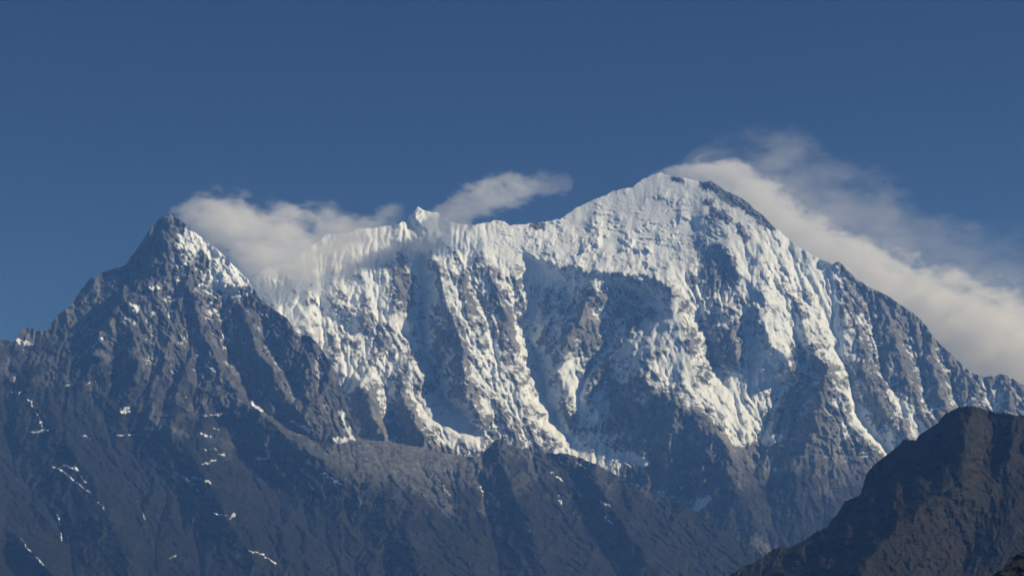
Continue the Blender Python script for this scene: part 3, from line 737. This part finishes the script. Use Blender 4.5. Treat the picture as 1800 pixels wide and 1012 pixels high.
def finish_hill(f):
    s = f.seed
    f.rills(6, 3, 50000, 120, 3)
    wx = f.px + fbm(f.px / 30, f.py / 30, 3, s + 2) * 12; wy = f.py + fbm(f.px / 30, f.py / 30, 3, s + 3) * 12
    f.D -= (ridged(wx / 40 + wy / 90, wy / 55, 6, s + 20, 0.5) - 0.6) * 9
    f.D -= (ridged(f.px / 8, f.py / 7, 4, s + 30, 0.6) - 0.6) * 1.6
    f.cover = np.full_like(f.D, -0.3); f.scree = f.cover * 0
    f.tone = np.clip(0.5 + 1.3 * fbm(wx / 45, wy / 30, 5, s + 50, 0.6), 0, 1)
hill = Face(1150, 2500, 690, 1100, base_hill, hill_ridges, [[(1150, 700, -1), (2050, 1000, -1)]], 31, 1.8)
finish_hill(hill)

spur_sky = [(1600, 1130), (1700, 1050), (1740, 1014), (1752, 1004), (1762, 999), (1774, 984), (1785, 975), (1800, 968), (1850, 940), (1950, 900)]
spur = Face(1600, 1950, 880, 1160, lambda px, py: 1500 - 1.1 * (py - 960), [[(1600, 1100, 0), (1800, 1000, 10), (1940, 900, 0)]], [[(1600, 900, -1), (1940, 1100, -1)]], 41)
spur.D -= (ridged(spur.px / 30, spur.py / 25, 5, 41) - 0.6) * 8
spur.cover = np.full_like(spur.D, -0.3); spur.scree = spur.cover * 0; spur.tone = np.clip(0.5 + fbm(spur.px / 20, spur.py / 20, 4, 51), 0, 1)

ROCK = [(0.085, 0.088, 0.092), (0.15, 0.151, 0.152), (0.25, 0.245, 0.24)]
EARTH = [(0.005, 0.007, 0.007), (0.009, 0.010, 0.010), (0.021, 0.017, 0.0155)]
mat_far = mountain_material("snow_and_granite", ROCK, EARTH, 0)
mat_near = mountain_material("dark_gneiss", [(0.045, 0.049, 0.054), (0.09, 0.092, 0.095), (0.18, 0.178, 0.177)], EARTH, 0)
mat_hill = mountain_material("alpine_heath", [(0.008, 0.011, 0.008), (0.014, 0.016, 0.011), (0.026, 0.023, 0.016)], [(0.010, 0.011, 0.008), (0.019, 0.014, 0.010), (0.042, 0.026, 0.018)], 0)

o = build_face("snow_massif", far, far_sky, 640, mat_far, bottom=1090)
o["kind"] = "structure"
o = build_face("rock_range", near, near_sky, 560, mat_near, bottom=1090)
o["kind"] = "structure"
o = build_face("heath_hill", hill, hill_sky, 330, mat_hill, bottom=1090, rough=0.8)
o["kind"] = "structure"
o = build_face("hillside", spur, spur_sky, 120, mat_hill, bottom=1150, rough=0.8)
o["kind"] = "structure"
del far, near, hill, spur

# valley floor to the horizon
gm, nt, N, L = new_mat("valley_floor")
nz = N.new("ShaderNodeTexNoise"); nz.inputs["Scale"].default_value = 0.004; nz.inputs["Detail"].default_value = 8
ge = N.new("ShaderNodeNewGeometry"); L.new(ge.outputs["Position"], nz.inputs["Vector"])
cr = N.new("ShaderNodeValToRGB"); L.new(nz.outputs["Fac"], cr.inputs[0])
cr.color_ramp.elements[0].color = (0.04, 0.05, 0.025, 1); cr.color_ramp.elements[1].color = (0.12, 0.09, 0.06, 1)
L.new(cr.outputs[0], N["Principled BSDF"].inputs["Base Color"]); N["Principled BSDF"].inputs["Roughness"].default_value = 0.95
gx, gy = np.meshgrid(np.linspace(-30000, 30000, 61), np.linspace(-8000, 40000, 49))
gz = -420 + 25 * fbm(gx / 3000, gy / 3000, 3, 5)
o = grid_mesh("ground", np.stack([gx, gy, gz], -1)[::-1], {}, gm)
o["kind"] = "structure"

# ================================================================== clouds blowing off the crests
def cloud(name, label, spine, depth, thick, dens, noise_scale, seed, thr, gain, group=None):
    """spine: (px, py, half-height in px, density factor) from the crest downwind; a lumpy hull filled with vapour that thins towards its surface"""
    sp = np.asarray(spine, float)
    rx, rz = ray(sp[:, 0], sp[:, 1])
    dp = depth if np.ndim(depth) else np.full(len(sp), depth, float)
    dp = np.asarray(dp, float)
    X, Z = rx * dp, rz * dp
    r = sp[:, 2] / FPX * dp
    ox, oy, oz = X[0], dp[0], Z[0]
    x0, x1 = X.min() - r[0], X.max() + r[-1]
    # hull
    n, k = 48, 28
    xs = np.linspace(X[0], X[-1], n)
    zc, rc, dc = np.interp(xs, X, Z), np.interp(xs, X, r), np.interp(xs, X, dp)
    a = np.linspace(0, 2 * np.pi, k, endpoint=False)
    ends = np.sqrt(np.clip(1 - (np.linspace(-1, 1, n) ** 8), 0, 1)) * 0.97 + 0.03
    rr = rc[:, None] * ends[:, None] * (1.1 + 0.12 * fbm(xs[:, None] / 300.0 + 0 * a, np.cos(a)[None] * 2 + seed, 2, seed))
    P = np.stack([np.broadcast_to(xs[:, None], rr.shape), dc[:, None] + np.cos(a) * rr * thick, zc[:, None] + np.sin(a) * rr], -1) - np.array([ox, oy, oz])
    V = P.reshape(-1, 3).tolist() ; F = []
    for i in range(n - 1):
        for j in range(k):
            F.append((i * k + j, i * k + (j + 1) % k, (i + 1) * k + (j + 1) % k, (i + 1) * k + j))
    F.append(tuple(range(k - 1, -1, -1))); F.append(tuple((n - 1) * k + j for j in range(k)))
    me = bpy.data.meshes.new(name); me.from_pydata(V, [], F); me.update()
    m, nt, N, L = new_mat("cloud_vapour")
    N.remove(N["Principled BSDF"])
    out = N["Material Output"]
    tc = N.new("ShaderNodeTexCoord")
    sx = N.new("ShaderNodeSeparateXYZ"); L.new(tc.outputs["Object"], sx.inputs[0])
    span = X[-1] - X[0]
    def mth(op, a, b=None, c=None, clamp=False):
        q = N.new("ShaderNodeMath"); q.operation = op; q.use_clamp = clamp
        for i, v in enumerate((a, b, c)):
            if v is None: continue
            if isinstance(v, (int, float)): q.inputs[i].default_value = float(v)
            else: L.new(v, q.inputs[i])
        return q.outputs[0]
    t = mth('DIVIDE', sx.outputs[0], float(span), clamp=True)
    def curve(vals):
        """value along the plume as a float curve"""
        lo, hi = float(min(vals)), float(max(vals)); rg = max(hi - lo, 1e-6)
        q = N.new("ShaderNodeFloatCurve"); L.new(t, q.inputs["Value"])
        cv = q.mapping.curves[0]
        pts = [((x - X[0]) / span, (v - lo) / rg) for x, v in zip(X, vals)]
        cv.points[0].location = pts[0]; cv.points[1].location = pts[-1]
        for p in pts[1:-1]: cv.points.new(*p)
        q.mapping.update()
        return mth('MULTIPLY_ADD', q.outputs[0], rg, lo)
    zc_n, r_n, d_n, y_n = curve(Z - oz), curve(r), curve(sp[:, 3]), curve(dp - oy)
    # wind-torn coordinates
    nz2 = N.new("ShaderNodeTexNoise"); nz2.inputs["Scale"].default_value = 1.0 / (noise_scale * 1.6); nz2.inputs["Detail"].default_value = 2
    L.new(tc.outputs["Object"], nz2.inputs["Vector"])
    wv = N.new("ShaderNodeVectorMath"); wv.operation = 'MULTIPLY_ADD'
    L.new(nz2.outputs["Color"], wv.inputs[0]); wv.inputs[1].default_value = (noise_scale * .7,) * 3; L.new(tc.outputs["Object"], wv.inputs[2])
    mp = N.new("ShaderNodeMapping"); mp.inputs["Scale"].default_value = (0.6, 1.0, 1.1); mp.inputs["Rotation"].default_value = (0, R(22), 0); mp.inputs["Location"].default_value = (seed * 913.0, 0, 0)
    L.new(wv.outputs[0], mp.inputs[0])
    nz = N.new("ShaderNodeTexNoise"); nz.inputs["Scale"].default_value = 1.0 / noise_scale; nz.inputs["Detail"].default_value = 7; nz.inputs["Roughness"].default_value = 0.66
    L.new(mp.outputs[0], nz.inputs["Vector"])
    dz = mth('DIVIDE', mth('SUBTRACT', sx.outputs[2], zc_n), r_n)
    dy = mth('DIVIDE', mth('DIVIDE', mth('SUBTRACT', sx.outputs[1], y_n), r_n), thick)
    q2 = mth('ADD', mth('MULTIPLY', dz, dz), mth('MULTIPLY', dy, dy))
    env = mth('SUBTRACT', 1.0, q2, clamp=True)
    f2 = mth('DIVIDE', mth('SUBTRACT', nz.outputs["Fac"], 0.34), 0.30, clamp=True)
    v = mth('SUBTRACT', f2, mth('SUBTRACT', 1.0, mth('MULTIPLY', env, thr)))
    v = mth('MULTIPLY', mth('MULTIPLY', v, gain, clamp=True), mth('MULTIPLY', d_n, dens))
    pv = N.new("ShaderNodeVolumePrincipled")
    pv.inputs["Color"].default_value = (0.998, 0.998, 0.999, 1)
    pv.inputs["Anisotropy"].default_value = 0.0
    L.new(v, pv.inputs["Density"])
    L.new(pv.outputs[0], out.inputs["Volume"])
    m.cycles.volume_step_rate = 0.35
    me.materials.append(m)
    ob = bpy.data.objects.new(name, me); ob.location = (ox, oy, oz)
    C.objects.link(ob)
    ob["label"] = label; ob["category"] = "cloud"
    if group: ob["group"] = group
    return ob

G = "clouds blowing off the crests"
cloud("cloud", "white cloud streaming rightward from the tip of the dark rock pyramid over the pale saddle",
      [(288, 384, 8, .8), (312, 370, 26, 1), (350, 382, 54, 1), (400, 402, 84, 1), (450, 425, 98, 1), (520, 438, 92, 1), (585, 422, 78, .8), (650, 425, 50, .4), (720, 420, 34, .2)],
      [11950, 12000, 12100, 12150, 12200, 12250, 12350, 12450, 12500], 1.3, 0.0050, 190.0, 1, 0.92, 3.0, G)
cloud("cloud", "small faint puff of cloud just left of the sharp white snow peak",
      [(612, 416, 14, .1), (635, 402, 26, .8), (662, 386, 32, 1), (690, 376, 26, .5), (715, 370, 16, 0)], 12900.0, 1.2, 0.0045, 120.0, 2, 0.85, 3.0, G)
cloud("cloud", "long grey cloud banner trailing up to the right from behind the sharp white snow peak",
      [(700, 456, 18, 1), (735, 424, 38, 1.2), (780, 390, 52, 1.1), (835, 356, 52, 1), (895, 338, 44, .8), (945, 328, 36, .5), (1010, 322, 26, .15)], 12750.0, 1.2, 0.0052, 130.0, 3, 0.86, 3.0, G)
cloud("cloud", "broad bright cloud plume pouring off the highest summit down behind its right-hand ridge",
      [(1140, 306, 8, .8), (1190, 310, 26, 1), (1260, 322, 58, 1), (1340, 376, 86, 1), (1430, 446, 92, 1), (1530, 506, 104, 1), (1640, 585, 140, 1), (1740, 640, 170, 1), (1850, 690, 172, .8), (1960, 730, 140, 0)],
      [14000, 14100, 14250, 14350, 14350, 14250, 14000, 13800, 13700, 13600], 1.5, 0.0056, 170.0, 4, 0.98, 3.0, G)
cloud("cloud", "thin veil of blown snow and mist high over the right-hand plume",
      [(1180, 300, 14, .6), (1260, 285, 60, 1), (1350, 300, 100, 1), (1460, 365, 140, .9), (1580, 440, 150, .8), (1720, 500, 150, .7), (1900, 540, 140, .5)],
      [14000, 14050, 14150, 14200, 14200, 14100, 14000], 1.0, 0.0008, 260.0, 5, 0.9, 2.0, G)

# ================================================================== haze
hm, nt, N, L = new_mat("haze_air")
N.remove(N["Principled BSDF"])
pv = N.new("ShaderNodeVolumePrincipled")
pv.inputs["Color"].default_value = (0.165, 0.40, 1.0, 1)
pv.inputs["Absorption Color"].default_value = (1, 1, 1, 1)
pv.inputs["Density"].default_value = 0.000042
pv.inputs["Anisotropy"].default_value = 0.0
L.new(pv.outputs[0], N["Material Output"].inputs["Volume"])
me = bpy.data.meshes.new("haze")
xa, xb, ya, yb, za, zb = -31000, 31000, -9000, 41000, -480, 4800
vs = [(x, y, z) for x in (xa, xb) for y in (ya, yb) for z in (za, zb)]
me.from_pydata(vs, [], [(0, 1, 3, 2), (4, 6, 7, 5), (0, 4, 5, 1), (2, 3, 7, 6), (0, 2, 6, 4), (1, 5, 7, 3)])
me.materials.append(hm)
o = bpy.data.objects.new("haze", me); C.objects.link(o)
o["kind"] = "stuff"
